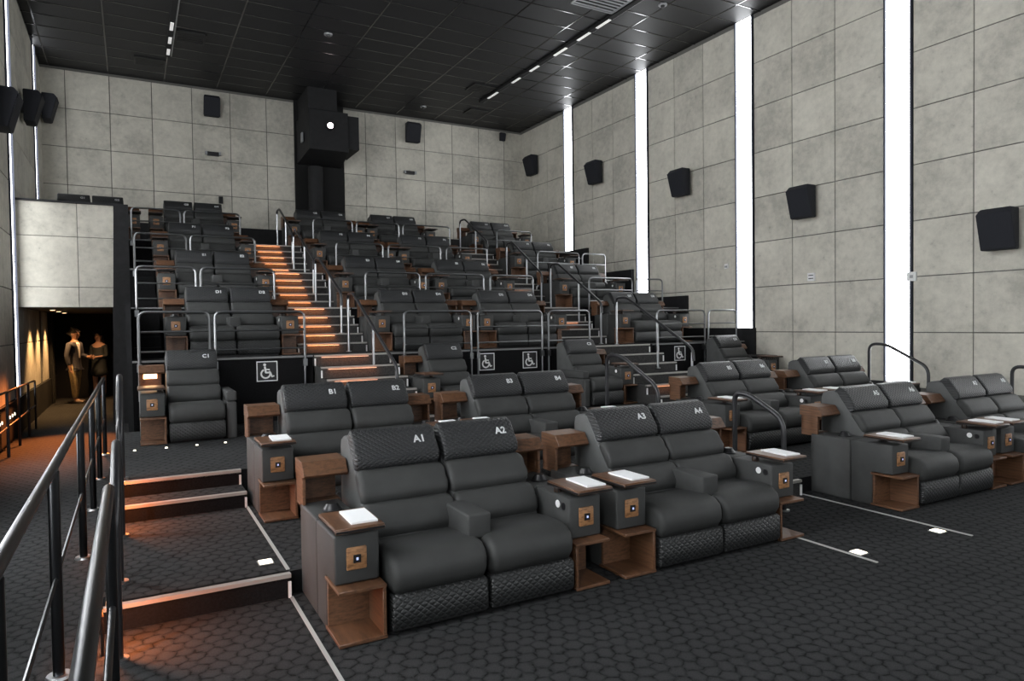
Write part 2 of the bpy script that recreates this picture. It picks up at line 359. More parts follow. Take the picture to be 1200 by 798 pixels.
for s0 in strips_R:
    a = s0+SW
    for c in range(3):
        w3 = (PITCHY-SW)/3; y0 = a+w3*c; y1 = y0+w3
        if y0 > YB-0.05 or y1 < 3.2: continue
        y1 = min(y1, YB)
        lo = min(dado_right(y0), dado_right(y1))
        for i in range(len(JZ)-1):
            z0, z1 = JZ[i], min(JZ[i+1], ZC)
            if z1 < lo-0.02 or z1-z0 < 0.05: continue
            panel(wr, 'R', XR, y0+PG/2, y1-PG/2, z0+PG/2, z1-PG/2)
strips_L = [14.05+3.78*k for k in range(-4, 2)]
for s0 in strips_L:
    a = s0+SW
    for c in range(4):
        w3 = (3.78-SW)/4; y0 = a+w3*c; y1 = y0+w3
        if y0 > YB-0.05 or y1 < 9.0: continue
        y1 = min(y1, YB)
        for i in range(len(JZ)-1):
            z0, z1 = JZ[i], min(JZ[i+1], ZC)
            panel(wl, 'L', XL, y0+PG/2, y1-PG/2, z0+PG/2, z1-PG/2)
panel(wl, 'L', XL, 20.0, 20.6, 0.61, 1.52); panel(wl, 'L', XL, 20.0, 20.6, 1.53, 2.15)
# back wall panels: columns measured from the right corner
xj = [11.27]
x = 10.64
while x > XL: xj.append(x); x -= PN
xj.append(XL); xj = xj[::-1]
for a, b in zip(xj[:-1], xj[1:]):
    for z0, z1 in zip([4.40, 5.22, 6.12, 7.03], [5.22, 6.12, 7.03, 7.94]):
        a2, b2 = a, b
        if 4.02 < (a+b)/2 < 5.40: continue
        if a < 4.05 < b: b2 = 4.05
        if a < 5.42 < b: a2 = 5.42
        if b2-a2 > 0.06: panel(wb, 'B', YB, a2+PG/2, b2-PG/2, z0+PG/2, min(z1, ZC)-PG/2)
struct(box_obj('baseboard_back', XL, XR, YB-0.06, YB, 3.58, 4.40, M['black']))
# right dado: stepped black base
mb = MB(); ys = [-7.1, 4.6, 6.5] + [y-0.26 for y, z in TIER] + [YB]
for a, b in zip(ys[:-1], ys[1:]): mb.box(XR-0.10, XR-0.0, a, b, 0.0, dado_right(a+0.01))
struct(obj('baseboard_right', mb.mesh('baseboard_right', [M['black']], smooth=False)))
struct(box_obj('baseboard_left', XL, XL+0.06, -7.1, 20.9, 0, 0.606, M['black']))
# concrete lintel over the corridor, tunnel behind it
wlt = struct(box_obj('wall_lintel', XL, -0.24, 14.72, 14.95, 2.165, 4.04, M['joint']))
for (a, b) in ((XL+0.01, -0.82), (-0.81, -0.24)):
    for (z0, z1) in ((2.165, 2.52), (2.53, 3.43), (3.44, 4.04)):
        panel(wlt, 'B', 14.72, a, b, z0, z1)
struct(box_obj('trim_1', XL, -0.0, 14.66, 14.98, 4.04, 4.075, M['black']))
mb = MB()                                          # leaning black end wall between corridor and seats
mb.add([(-0.335,14.6,0),(0.0,14.6,0),(0.0,14.98,0),(-0.335,14.98,0),(-0.235,14.6,4.06),(0.0,14.6,4.06),(0.0,14.98,4.06),(-0.235,14.98,4.06)],
       [(0,3,2,1),(0,1,5,4),(1,2,6,5),(2,3,7,6),(3,0,4,7),(4,5,6,7)])
struct(obj('wall_corridor_end', mb.mesh('wall_corridor_end', [M['black']], smooth=False)))
struct(box_obj('wall_corridor_right', -0.30, -0.005, 14.98, 21.2, 0, 3.38, M['black']))
struct(box_obj('wall_tier_side', -0.06, -0.002, 10.1, 14.6, 0, 2.1, M['black']))
struct(box_obj('ceiling_corridor', XL, -0.30, 14.95, 21.2, 2.165, 2.3, M['black']))
struct(box_obj('wall_corridor_back', XL, -0.30, 21.0, 21.2, 0, 2.2, M['pit']))
struct(box_obj('door_1', XL, XL+0.10, 19.5, 19.95, 0, 2.16, M['pit']))
# ------------------------------------------------------------------ ceiling
ce = struct(box_obj('ceiling', XL-0.2, XR+0.2, -7.2, YB+0.2, ZC+0.04, ZC+0.2, M['pit']))
struct(box_obj('ceiling_front', XL, XR, -7.1, 8.15, ZC, ZC+0.04, M['tile']))
TX, TY = 1.2192, 0.6096
tmesh = None; cols = []
xg = [XL] + [0.87+TX*i-TX*2 for i in range(11)] + [XR]
xg = [v for v in xg if XL <= v <= XR]; xg = sorted(set(round(v, 4) for v in xg))
yg = [19.47-TY*i for i in range(19)]
tcache = {}
nt_ = 0
for j in range(len(yg)-1):
    for i in range(len(xg)-1):
        wdt, dpt = round(xg[i+1]-xg[i]-0.022, 3), round(TY-0.022, 3)
        if wdt < 0.05: continue
        if (wdt, dpt) not in tcache:
            mb = MB(); mb.box(0, wdt, 0, dpt, 0, 0.012); tcache[(wdt, dpt)] = mb.mesh('ceiling_tile', [M['tile']], 0.003, 1, smooth=False)
        o = obj('ceiling_tile', tcache[(wdt, dpt)], ce, (xg[i]+0.011, yg[j+1]+0.011, ZC+0.006)); nt_ += 1
mb = MB()
for xx in xg[1:-1]: mb.box(xx-0.013, xx+0.013, yg[-1], YB, ZC, ZC+0.03)
gl = obj('ceiling_grid_bars', mb.mesh('ceiling_grid_bars', [M['grid']], smooth=False), ce)
mb = MB()
for yy in yg[:-1]: mb.box(XL, XR, yy-0.013, yy+0.013, ZC-0.001, ZC+0.03)
obj('ceiling_grid_runners', mb.mesh('ceiling_grid_runners', [M['grid']], smooth=False), ce)
def track(x, y0, y1, lamps, label):
    t = thing('ceiling_light_track', (x, y1, ZC-0.03), label, 'ceiling light', 'linear light slots in the black ceiling')
    box_obj('slot_housing', -0.055, 0.055, y0-y1, 0, -0.03, 0.03, M['pit'], t)
    box_obj('slot_lip', 0.056, 0.085, y0-y1, 0, -0.012, 0.03, M['lightvent'], t)
    for (a, b) in lamps: box_obj('track_lamp', -0.032, 0.032, a-y1, b-y1, -0.042, -0.029, M['track'], t)
track(8.69, 6.0, 17.2, [(16.2, 16.75), (15.0, 15.4), (14.1, 14.5), (12.9, 13.4), (12.0, 12.45), (11.3, 11.75), (9.6, 10.1)], 'long black light slot in the ceiling near the right wall')
track(0.87, 8.0, 17.5, [(17.0, 17.35), (16.3, 16.65), (15.5, 15.9)], 'long black light slot in the ceiling near the left wall')
def vent(x0, x1, y0, y1, label, m='vent', cat='vent'):
    t = thing('ceiling_vent', ((x0+x1)/2, (y0+y1)/2, ZC-0.02), label, cat, 'ceiling vents')
    a, b = (x1-x0)/2, (y1-y0)/2
    mb = MB(); mb.box(-a, a, -b, -b+0.03, -0.012, 0.02); mb.box(-a, a, b-0.03, b, -0.012, 0.02); mb.box(-a, -a+0.03, -b, b, -0.012, 0.02); mb.box(a-0.03, a, -b, b, -0.012, 0.02)
    obj('vent_frame', mb.mesh('vent_frame', [M[m]], smooth=False), t)
    n = 6
    for i in range(n):
        yy = -b+0.03+(2*b-0.06)*(i+0.5)/n
        box_obj('vent_slat', -a+0.03, a-0.03, yy-0.02, yy+0.02, -0.008, 0.0, M[m], t)
vent(0.2, 0.85, 17.9, 18.4, 'black ceiling vent above the back wall at the left')
vent(0.97, 1.55, 15.95, 16.55, 'black ceiling vent beside the left light slot')
vent(7.9, 8.55, 16.0, 16.55, 'black ceiling vent just left of the right light slot')
vent(8.7, 9.3, 17.9, 18.4, 'black ceiling vent above the back wall at the right')
vent(7.62, 8.62, 10.45, 11.15, 'silver ceiling vent left of the right light slot', 'lightvent')
def sprinkler(x, y, label):
    t = thing('ceiling_sensor', (x, y, ZC), label, 'sensor', 'small round ceiling fittings')
    mb = MB(); mb.cyl((0, 0, 0.004), (0, 0, -0.02), 0.09, 0.085, 16); obj('sensor_plate', mb.mesh('sensor_plate', [M['lightvent']]), t)
    mb = MB(); mb.cyl((0, 0, -0.02), (0, 0, -0.06), 0.045, 0.03, 12); obj('sensor_dome', mb.mesh('sensor_dome', [M['dark']]), t)
sprinkler(3.83, 14.77, 'small round fitting in the ceiling in front of the projector booth')
sprinkler(7.45, 18.4, 'small round fitting in the ceiling above the back wall speaker')
sprinkler(9.3, 10.4, 'small round fitting in the ceiling right of the light slot')
# ------------------------------------------------------------------ wall light strips
def strip(side, y0, label):
    x = XR if side == 'R' else XL; sgn = -1 if side == 'R' else 1
    zb = dado_right(y0+0.1) if side == 'R' else (3.6 if y0 > 16 else 0.61)
    t = thing('light_strip', (x, y0+SW/2, zb), label, 'wall light', 'tall white wall light strips')
    h = ZC-zb
    w0 = SW/2-0.01
    X = sorted((0, sgn*0.012)); box_obj('diffuser', X[0], X[1], -w0+0.05, w0-0.035, 0.0, h, M['strip' if side == 'R' else 'strip_low' if y0 > 13 else 'strip_left'], t)
    mb = MB()
    X = sorted((0, sgn*0.045))
    mb.box(X[0], X[1], -w0, -w0+0.035, 0, h); mb.box(X[0], X[1], w0-0.03, w0, 0, h)
    obj('strip_frame', mb.mesh('strip_frame', [M['sframe']], smooth=False), t)
nm = {3: 'nearest to the camera of the four in view', 2: 'second', 1: 'third', 0: 'farthest'}
RL = ['tall white light strip on the right wall nearest the front row', 'tall white light strip on the right wall, second from the front', 'tall white light strip on the right wall, second from the back corner', 'tall white light strip on the right wall nearest the back corner']
for k, y0 in enumerate(strips_R):
    strip('R', y0, RL[k-4] if k >= 4 else 'white light strip on the right wall outside the view, %s towards the screen' % ['fourth', 'third', 'second', 'first'][k])
for k, y0 in enumerate(strips_L):
    strip('L', y0, 'tall white light strip on the left wall reaching down beside the corridor handrail' if k == 4 else ('tall white light strip on the left wall cut off by the corridor lintel' if k == 5 else 'white light strip on the left wall outside the view, %s towards the screen' % ['fourth', 'third', 'second', 'first'][k]))
# ------------------------------------------------------------------ loveseats
U = Vector((0, 0.608, 0.794)); NN = Vector((0, -0.794, 0.608)); P0 = Vector((0, 0.42, 0.44))
def bp(a, b): q = P0+U*a+NN*b; return (q.y, q.z)
def back_prof(a0, a1, b0, b1, bul):
    n = 7; pts = [bp(a0, b0)]
    for i in range(n+1):
        t = i/n; a = a0+(a1-a0)*t; b = b1+bul*(math.sin(PI*t)**0.6 if 0 < t < 1 else 0)-(0.02 if i in (0, n) else 0); pts.append(bp(a, b))
    pts.append(bp(a1, b0)); return pts
SWID = 0.62
def seat_meshes():
    D = {}
    for s, key in ((-1, 'l'), (1, 'r')):
        x0, x1 = (-SWID, 0) if s < 0 else (0, SWID)
        g = 0.010
        mb = MB(); mb.pillow_x([(0.52,0.29),(0.53,0.40),(0.42,0.432),(0.26,0.452),(0.12,0.457),(0.03,0.44),(-0.02,0.40),(-0.038,0.35),(-0.034,0.29),(0.0,0.235),(0.2,0.235),(0.4,0.25)], x0+g, x1-g, 0.05)
        D['cush'+key] = mb.mesh('seat_cushion', [M['fabric']], ang=60)
        mb = MB(); mb.pillow_x([(0.06,0.03),(0.06,0.232),(0.0,0.236),(-0.02,0.222),(-0.03,0.14),(-0.02,0.04),(0.0,0.025)], x0+g, x1-g, 0.02)
        D['kick'+key] = mb.mesh('footrest', [M['kick']], ang=60)
        mb = MB(); mb.pillow_x([bp(-0.02, -0.005), bp(0.36, -0.005), bp(0.725, -0.005), bp(0.75, -0.03), (1.0, 1.0), (1.04, 0.98), (1.055, 0.93), (1.055, 0.55), (1.02, 0.32), (0.60, 0.25)], x0+g+0.004, x1-g-0.004, 0.03)
        D['shell'+key] = mb.mesh('backrest', [M['shell']], ang=50)
        mb = MB(); mb.pillow_x(back_prof(0.0, 0.225, -0.03, 0.035, 0.028), x0+g, x1-g, 0.04)
        D['lum'+key] = mb.mesh('lumbar_cushion', [M['fabric']], ang=60)
        mb = MB(); mb.pillow_x(back_prof(0.228, 0.46, -0.03, 0.035, 0.026), x0+g, x1-g, 0.04)
        D['mid'+key] = mb.mesh('back_cushion', [M['fabric']], ang=60)
        mb = MB(); mb.pillow_x(back_prof(0.463, 0.75, -0.09, 0.055, 0.018), x0+g+0.008, x1-g-0.008, 0.025)
        D['head'+key] = mb.mesh('headrest', [M['quilt']], ang=60)
    mb = MB(); mb.box(-0.6, 0.6, 0.08, 0.86, 0.0, 0.22); D['base'] = mb.mesh('seat_base', [M['dark']], smooth=False)
    mb = MB(); mb.box(-0.08, 0.08, 0.11, 0.52, 0.43, 0.582); D['arm'] = mb.mesh('centre_armrest', [M['pod']], 0.015, 3)
    for s, key in ((-1, 'l'), (1, 'r')):
        def bx(mb, xa, xb, *r):                      # xa, xb measured outwards from the middle
            a, b = sorted((s*xa, s*xb)); mb.box(a, b, *r)
        xi, xo = 0.648, 0.905
        mb = MB(); A, Bx = sorted((s*xi, s*xo)); mb.prism_x([(0.285,0.0),(0.505,0.0),(0.505,0.588),(0.09,0.588),(0.09,0.315),(0.285,0.315)], A, Bx); bx(mb, xi, xo, 0.512, 0.95, 0.0, 0.588)
        D['pod'+key] = mb.mesh('side_pod', [M['pod']], 0.014, 3)
        mb = MB(); t = 0.02
        bx(mb, xi-0.01, xo+0.004, -0.005, 0.30, 0.005, 0.005+t); bx(mb, xi-0.01, xo+0.004, -0.005, 0.30, 0.292, 0.292+t)
        bx(mb, xi+0.008, xo-0.004, 0.262, 0.283, 0.024, 0.293); bx(mb, xi-0.008, xi+0.012, 0.0, 0.283, 0.024, 0.293)
        D['shelf'+key] = mb.mesh('storage_shelf', [M['wood']], 0.003, 1)
        mb = MB(); bx(mb, xi+0.002, xo+0.018, -0.02, 0.36, 0.650, 0.660); bx(mb, xi, xo+0.02, -0.024, 0.362, 0.632, 0.651, 1)
        mb.cyl((s*(xi+0.05), 0.30, 0.585), (s*(xi+0.05), 0.30, 0.635), 0.03, 0.03, 10, 1)
        D['tray'+key] = mb.mesh('swivel_tray', [M['wood'], M['dark']], 0.003, 1)
        mb = MB(); a = s*(xi+xo)/2+s*0.005
        mb.box(a-0.058, a+0.058, 0.076, 0.094, 0.392, 0.520); D['plate'+key] = mb.mesh('call_plate', [M['woodlt']], 0.01, 2)
        mb = MB(); mb.box(a-0.021, a+0.021, 0.069, 0.078, 0.434, 0.478, 0); mb.box(a-0.006, a+0.006, 0.066, 0.070, 0.449, 0.463, 1)
        D['button'+key] = mb.mesh('call_button', [M['dark'], M['blue']], smooth=False)
        mb = MB(); prof = [(0.835,0.768),(0.812,0.785),(0.872,0.868),(1.08,0.872),(1.08,0.768)]
        A, Bx = sorted((s*(xi-0.03), s*xo)); mb.prism_x(prof, A, Bx)
        bx(mb, xi+0.0, xo, 1.03, 1.06, 0.588, 0.78); bx(mb, xo-0.022, xo, 0.87, 1.06, 0.588, 0.78); bx(mb, xi-0.01, xo, 0.94, 1.06, 0.57, 0.59)
        D['hood'+key] = mb.mesh('lamp_hood', [M['wood']], 0.003, 1, smooth=False)
        mb = MB(); mb.cyl((s*(xi+0.12), 0.66, 0.585), (s*(xi+0.12), 0.66, 0.60), 0.065, 0.065, 16); mb.cyl((s*(xi+0.12), 0.66, 0.60), (s*(xi+0.12), 0.66, 0.635), 0.058, 0.035, 16)
        D['cup'+key] = mb.mesh('cup_holder', [M['dark']])
        xx = s*xi
        mb = MB(); mb.cyl((xx+s*0.004, 0.225, 0.528), (xx-s*0.004, 0.225, 0.528), 0.027, 0.025, 16); D['rb'+key] = mb.mesh('recline_button', [M['white']])
        mb = MB(); mb.cyl((xx+s*0.004, 0.155, 0.524), (xx-s*0.003, 0.155, 0.524), 0.027, 0.025, 16); D['rb2'+key] = mb.mesh('port_cover', [M['dark']])
        # plain upholstered arm of the single chairs
        mb = MB(); bx(mb, 0.318, 0.43, 0.03, 0.80, 0.0, 0.44); bx(mb, 0.322, 0.436, 0.06, 0.80, 0.445, 0.565)
        D['sarm'+key] = mb.mesh('armrest', [M['pod']], 0.02, 3)
    return D
SM = seat_meshes()
code_cache = {}
def code_mesh(txt):
    if txt not in code_cache:
        c = bpy.data.curves.new('seat_code', 'FONT'); c.body = txt; c.size = 0.074; c.align_x = 'CENTER'; c.align_y = 'CENTER'; c.extrude = 0.001; c.resolution_u = 3; c.offset = 0.0022
        o = bpy.data.objects.new('seat_code', c); COL.objects.link(o)
        dg = bpy.context.evaluated_depsgraph_get(); me = bpy.data.meshes.new_from_object(o.evaluated_get(dg))
        bpy.data.objects.remove(o); bpy.data.curves.remove(c)
        me.materials.clear(); me.materials.append(M['code']); me.name = 'seat_code'
        code_cache[txt] = me
    return code_cache[txt]
TILT = math.acos(0.608)                              # surface leans back: text stands in the (x, U) plane
def add_code(parent, x, txt):
    q = P0+U*0.615+NN*0.0755
    o = obj('seat_code', code_mesh(txt), parent, (x, q.y, q.z), (math.atan2(0.794, 0.608), 0, 0)); return o
def add_pod(root, key, s, dx=0.0, lamp=False):
    p = obj('side_pod', SM['pod'+key], root, (dx, 0, 0))
    for nme, part in (('storage_shelf', 'shelf'), ('swivel_tray', 'tray'), ('call_plate', 'plate'), ('call_button', 'button'), ('lamp_hood', 'hood'), ('cup_holder', 'cup'), ('recline_button', 'rb'), ('port_cover', 'rb2')):
        obj(nme, SM[part+key], p)
    return p
def add_half(root, key, x0off, code, codex):
    obj('seat_cushion', SM['cush'+key], root, (x0off, 0, 0)); obj('footrest', SM['kick'+key], root, (x0off, 0, 0))
    b = obj('backrest', SM['shell'+key], root, (x0off, 0, 0))
    obj('lumbar_cushion', SM['lum'+key], b); obj('back_cushion', SM['mid'+key], b); obj('headrest', SM['head'+key], b)
    if code: add_code(b, codex, code)
    return b
def make_pair(label, group, codes, loc):
    t = thing('cinema_loveseat', loc, label, 'recliner', group)
    obj('seat_base', SM['base'], t)
    add_half(t, 'l', 0, codes[0], -0.31+0.165); add_half(t, 'r', 0, codes[1], 0.31+0.175)
    obj('centre_armrest', SM['arm'], t)
    add_pod(t, 'l', -1); add_pod(t, 'r', 1)
    return t
def copy_tree(o, parent=None):
    c = o.copy(); COL.objects.link(c)
    if parent is not None: c.parent = parent
    for ch in list(o.children): copy_tree(ch, c)
    return c
PROTO = None
def place_pair(cx, fy, z, codes, label, group):
    global PROTO
    if PROTO is None:
        t = PROTO = make_pair(label, group, codes, (cx, fy, z))
    else:
        t = copy_tree(PROTO); t.location = (cx, fy, z); tag(t, label, 'recliner', group)
        i = 0
        for b in t.children:
            if b.name.startswith('backrest'):
                for g in b.children:
                    if g.name.startswith('seat_code'): g.data = code_mesh(codes[0] if g.location.x < 0 else codes[1])
    return t
FY = dict(A=3.65, B=5.82, C=8.78, D=10.62, E=12.56, F=14.5, G=16.42)
FZ = dict(A=0, B=ZB, C=ZCP, D=TIER[0][1], E=TIER[1][1], F=TIER[2][1], G=TIER[3][1])
rows = dict(A=[(1.85, 1), (3.80, 3), (6.95, 5), (8.86, 7)], B=[(1.82, 1), (3.76, 3), (7.12, 5), (9.12, 7)],
            D=[(1.33, 1), (4.34, 3), (6.25, 5), (9.32, 7)], E=[(1.31, 1), (4.29, 3), (6.23, 5), (9.18, 7)],
            F=[(1.30, 1), (4.29, 3), (6.17, 5), (9.14, 7)], G=[(-0.69, 1), (1.30, 3), (4.18, 5), (6.06, 7), (8.93, 9)])
rowname = dict(A='front row', B='second row', D='first raised row', E='second raised row', F='third raised row', G='top row by the back wall')
posname = {0: 'left of the left stairs', 1: 'just right of the left stairs', 2: 'just left of the right stairs', 3: 'at the right wall'}
posG = {0: 'above the corridor lintel', 1: 'left of the left stairs', 2: 'below the projector booth', 3: 'in the middle', 4: 'right of the right stairs'}
for r, lst in rows.items():
    for i, (cx, n) in enumerate(lst):
        codes = ('%s%d' % (r, n), '%s%d' % (r, n+1))
        pn = posG[i] if r == 'G' else posname[i]
        if r == 'A': pn = ['at its left end', 'second from the left', 'right of the middle aisle', 'at its right end'][i]
        if r == 'B': pn = ['at its left end', 'second from the left', 'right of the middle aisle', 'at its right end'][i]
        lab = ('grey leather double recliner with headrests %s and %s, %s %s' % (codes[0], codes[1], rowname[r], pn)) if r in 'AB' else ('grey leather double recliner, %s, %s' % (rowname[r], pn))
        place_pair(cx, FY[r], FZ[r], codes, lab, 'double recliners in the %s' % rowname[r])
def single(cx, code, label, left, right):
    t = thing('recliner_seat', (cx, FY['C'], FZ['C']), label, 'recliner', 'single recliners in front of the black wall')
    mb = MB(); mb.box(-0.29, 0.29, 0.08, 0.86, 0.0, 0.22); obj('seat_base', mb.mesh('seat_base', [M['dark']], smooth=False), t)
    add_half(t, 'r', -0.31, code, 0.31+0.165)
    for side, kind in (('l', left), ('r', right)):
        if kind == 'pod': add_pod(t, side, 0, 0.31 if side == 'l' else -0.31)
        elif kind == 'arm': obj('armrest', SM['sarm'+side], t)
    return t
c1 = single(0.66, 'C1', 'grey single recliner with headrest C1 and glowing lamp hood at its left', 'pod', 'arm')
single(4.12, 'C2', 'grey single recliner right of the left stairs, beside the twin wheelchair signs', 'pod', 'arm')
single(6.64, 'C3', 'grey single recliner left of the right stairs, in front of the black wall', 'arm', 'pod')
single(10.12, 'C4', 'grey single recliner in the corner by the right wall, beside a wheelchair sign', 'arm', 'pod')
# the lit lamp of the C1 hood
hx, hy, hz = 0.66-0.31-0.15, FY['C']+0.94, ZCP
pod1 = [c for c in c1.children if c.name.startswith('side_pod')][0]
box_obj('reading_lamp', -0.85, -0.70, 1.005, 1.028, 0.70, 0.755, M['warm'], pod1)
area_lamp('hood_glow', (0.66-0.31-0.16, FY['C']+0.99, ZCP+0.745), (math.radians(-20), 0, 0), 0.14, 0.03, 1.2, (1.0, 0.5, 0.22))
# ------------------------------------------------------------------ menu leaflets on the trays
mb = MB(); mb.box(-0.075, 0.075, -0.135, 0.135, 0, 0.012); paper_me = mb.mesh('menu_leaflet', [M['paper']], 0.001, 1, smooth=False)
pm2 = None
for r in 'AB':
    for i, (cx, n) in enumerate(rows[r]):
        for s in (-1, 1):
            xl = cx+s*0.79+0.045; o = obj('menu_leaflet', paper_me, None, (xl, FY[r]+0.165, FZ[r]+0.6605)); o.rotation_euler.z = rnd.uniform(-0.06, 0.06)
            tag(o, 'white menu leaflet on the %s tray of recliner %s%d and %s%d' % ('left' if s < 0 else 'right', r, n, r, n+1), 'leaflet', 'white menu leaflets on the front two rows')
# ------------------------------------------------------------------ guard rails, handrails
def guard(x0, x1, y, z, label, group, low):
    t = thing('guard_rail', (x0, y, z), label, 'railing', group); L = x1-x0
    mb = MB(); mb.tube(arc_path([(0, 0, low), (0, 0, 0.64), (L, 0, 0.64), (L, 0, low)], 0.10), 0.018, 8); obj('rail_frame', mb.mesh('rail_frame', [M['rail']]), t)
    for h in ((0.38, 0.12) if low < -0.3 else (0.38, 0.14)):
        mb = MB(); mb.cyl((0, 0, h), (L, 0, h), 0.013, None, 8); obj('cross_bar', mb.mesh('cross_bar', [M['rail']]), t)
    mb = MB()
    for xx in (0, L): mb.box(xx-0.03, xx+0.03, -0.025, 0.06, -0.14, -0.04)
    obj('wall_bracket', mb.mesh('wall_bracket', [M['rail']], smooth=False), t)
loopsD = [(0.08, 0.92), (0.99, 2.18), (3.69, 4.84), (4.96, 6.2), (6.33, 7.2), (8.78, 10.02), (10.12, 10.9)]
loopsE = [(0.08, 0.92), (0.99, 2.12), (3.69, 4.73), (4.85, 6.07), (6.21, 7.2), (8.6, 9.77), (9.88, 10.65)]
loopsF = [(0.08, 0.92), (0.99, 2.12), (3.69, 4.68), (4.80, 6.0), (6.14, 7.15), (8.5, 9.7), (9.8, 10.5)]
loopsG = [(-1.2, -0.1), (0.05, 0.95), (1.02, 2.12), (3.69, 4.6), (4.7, 5.75), (5.85, 7.1), (8.45, 9.5)]
lp = ['at the far left by the corridor', 'just left of the left stairs', 'just right of the left stairs', 'in the middle', 'just left of the right stairs', 'just right of the right stairs', 'at the right wall']
lpG = ['above the corridor lintel', 'at the left edge', 'just left of the left stairs', 'below the projector booth', 'in the middle', 'left of the right stairs', 'right of the right stairs']
for k, (loops, rn) in enumerate(((loopsD, 'first raised row'), (loopsE, 'second raised row'), (loopsF, 'third raised row'), (loopsG, 'top row'))):
    yy, zz = TIER[k]
    for i, (a, b) in enumerate(loops):
        guard(a, b, yy-0.045, zz, 'grey tubular guard rail of the %s, %s' % (rn, (lpG if k == 3 else lp)[i]), 'guard rails of the %s' % rn, -0.52 if k == 0 else -0.2)
def stair_rail(x, ya, za, yb, zb, fa, fb, label, m='rail'):
    t = thing('stair_handrail', (x, yb, fb), label, 'handrail', 'handrails on the stairs')
    def L(y, z): return (0, y-yb, z-fb)
    mb = MB(); mb.tube(arc_path([L(ya+0.32, za-0.25), L(ya+0.30, za), L(ya, za), L(yb, zb), L(yb-0.02, zb-0.2)], 0.09), 0.024, 10); obj('handrail', mb.mesh('handrail', [M['brail']]), t)
    for (yy, zz, f) in ((ya+0.30, za-0.03, fa), (ya*0.5+yb*0.5, (za+zb)/2-0.02, (fa+fb)/2-0.02), (yb+0.02, zb-0.06, fb)):
        mb = MB(); mb.cyl(L(yy, f), L(yy, zz), 0.019, None, 8); mb.cyl(L(yy, f), L(yy, f+0.012), 0.045, None, 10)
        obj('post', mb.mesh('post', [M['steel']]), t)
def zstair(y):                                        # tread height under a point of the stairs
    z = ZCP
    for (y0, y1, zb, zt) in low+up:
        if y >= y0: z = max(z, zt)
    return z
for nm_, x in (('left', 3.1), ('right', 8.1)):
    fl = [(10.75, 2.27, 8.75, 1.2), (12.95, 3.03, 11.45, 2.30), (14.9, 3.78, 13.4, 3.05), (16.7, 4.52, 15.3, 3.8)]
    if nm_ == 'right': fl = [(10.12, 2.22, 8.4, 1.3), (12.45, 3.04, 10.9, 2.14), (14.45, 3.72, 13.12, 2.87), (16.7, 4.58, 15.4, 3.85)]
    for k, (ya, za, yb, zb) in enumerate(fl):
        stair_rail(x-(0.2 if (nm_ == 'right' and k == 3) else 0), ya, za, yb, zb, zstair(ya+0.30), zstair(yb+0.02), '%s handrail on posts in the %s stairs' % (['lowest', 'second lowest', 'second highest', 'highest'][k], nm_))
def loop_rail(x, ya, yb, za, zb, fa, fb, label, m='brail'):
    t = thing('aisle_handrail', (x, yb, fb), label, 'handrail', 'bent tube handrails on the aisle steps')
    def L(y, z): return (0, y-yb, z-fb)
    mb = MB(); mb.tube(arc_path([L(ya, fa), L(ya, za), L(ya-(ya-yb)*0.30, za), L(yb, zb+0.02), L(yb, fb)], 0.13, 6), 0.024, 12); obj('bent_tube', mb.mesh('bent_tube', [M[m]]), t)
    for (yy, f) in ((ya, fa), (yb, fb)):
        mb = MB(); mb.cyl(L(yy, f), L(yy, f+0.012), 0.05, None, 14); obj('floor_flange', mb.mesh('floor_flange', [M['steel']]), t)
loop_rail(5.20, 4.82, 4.24, 1.04, 0.82, ZB, 0.0, 'black bent handrail in the middle aisle behind tray of seat A4')
loop_rail(5.30, 7.03, 6.06, 1.34, 0.97, ZCP, ZB, 'black bent handrail farther up the middle aisle below the right stairs')
loop_rail(10.72, 7.03, 6.06, 1.34, 0.97, ZCP, ZB, 'black bent handrail in front of the nearest right light strip')
loop_rail(10.60, 4.86, 4.14, 1.07, 0.80, ZB, 0.0, 'black bent handrail at the right picture edge by seat A8')
loop_rail(-0.10, 6.95, 6.06, 1.34, 0.97, ZCP, ZB, 'black bent handrail at the upper left aisle steps')
loop_rail(-0.10, 4.95, 4.14, 1.05, 0.80, ZB, 0.0, 'black bent handrail at the lowest left aisle step')
# near guard rail beside the camera (x = -0.1) and the corridor rail
t = thing('aisle_guard_rail', (-0.10, 3.4, 0), 'dark tube guard rail in the left foreground beside the aisle', 'railing')
mb = MB(); mb.tube(arc_path([(0, 0, 0), (0, 0, 1.075), (0, -2.9, 1.075), (0, -2.9, 0)], 0.07, 6), 0.022, 14); obj('rail_frame', mb.mesh('rail_frame', [M['drail']]), t)
mb = MB(); mb.cyl((0, 0, 0.55), (0, -2.9, 0.55), 0.014, None, 10); obj('cross_bar', mb.mesh('cross_bar', [M['drail']]), t)
t = thing('corridor_rail', (-0.36, 11.1, 0), 'long dark steel handrail along the corridor in the left foreground', 'railing')
mb = MB(); mb.tube(arc_path([(0, 0.15, 0.90), (0, 0.15, 1.06), (0, -9.9, 1.06), (0, -9.9, 0.9)], 0.05), 0.024, 14); obj('handrail', mb.mesh('handrail', [M['drail']]), t)
mb = MB(); mb.cyl((0, 0.0, 0.50), (0, -9.9, 0.50), 0.010, None, 8); obj('lower_rail', mb.mesh('lower_rail', [M['drail']]), t)
pm = MB(); pm.cyl((0, 0, 0), (0, 0, 1.045), 0.027, None, 14); pme = pm.mesh('post', [M['drail']])
fm = MB(); fm.cyl((0, 0, 0), (0, 0, 0.014), 0.06, 0.055, 16); fme = fm.mesh('floor_flange', [M['steel']])
for yy in (11.1, 9.3, 7.75, 6.15, 4.1, 2.4):
    p = obj('post', pme, t, (0, yy-11.1, 0)); obj('floor_flange', fme, p)
t = thing('corridor_rail', (-1.52, 14.7, 0), 'thin dark handrail along the left wall of the corridor', 'railing')
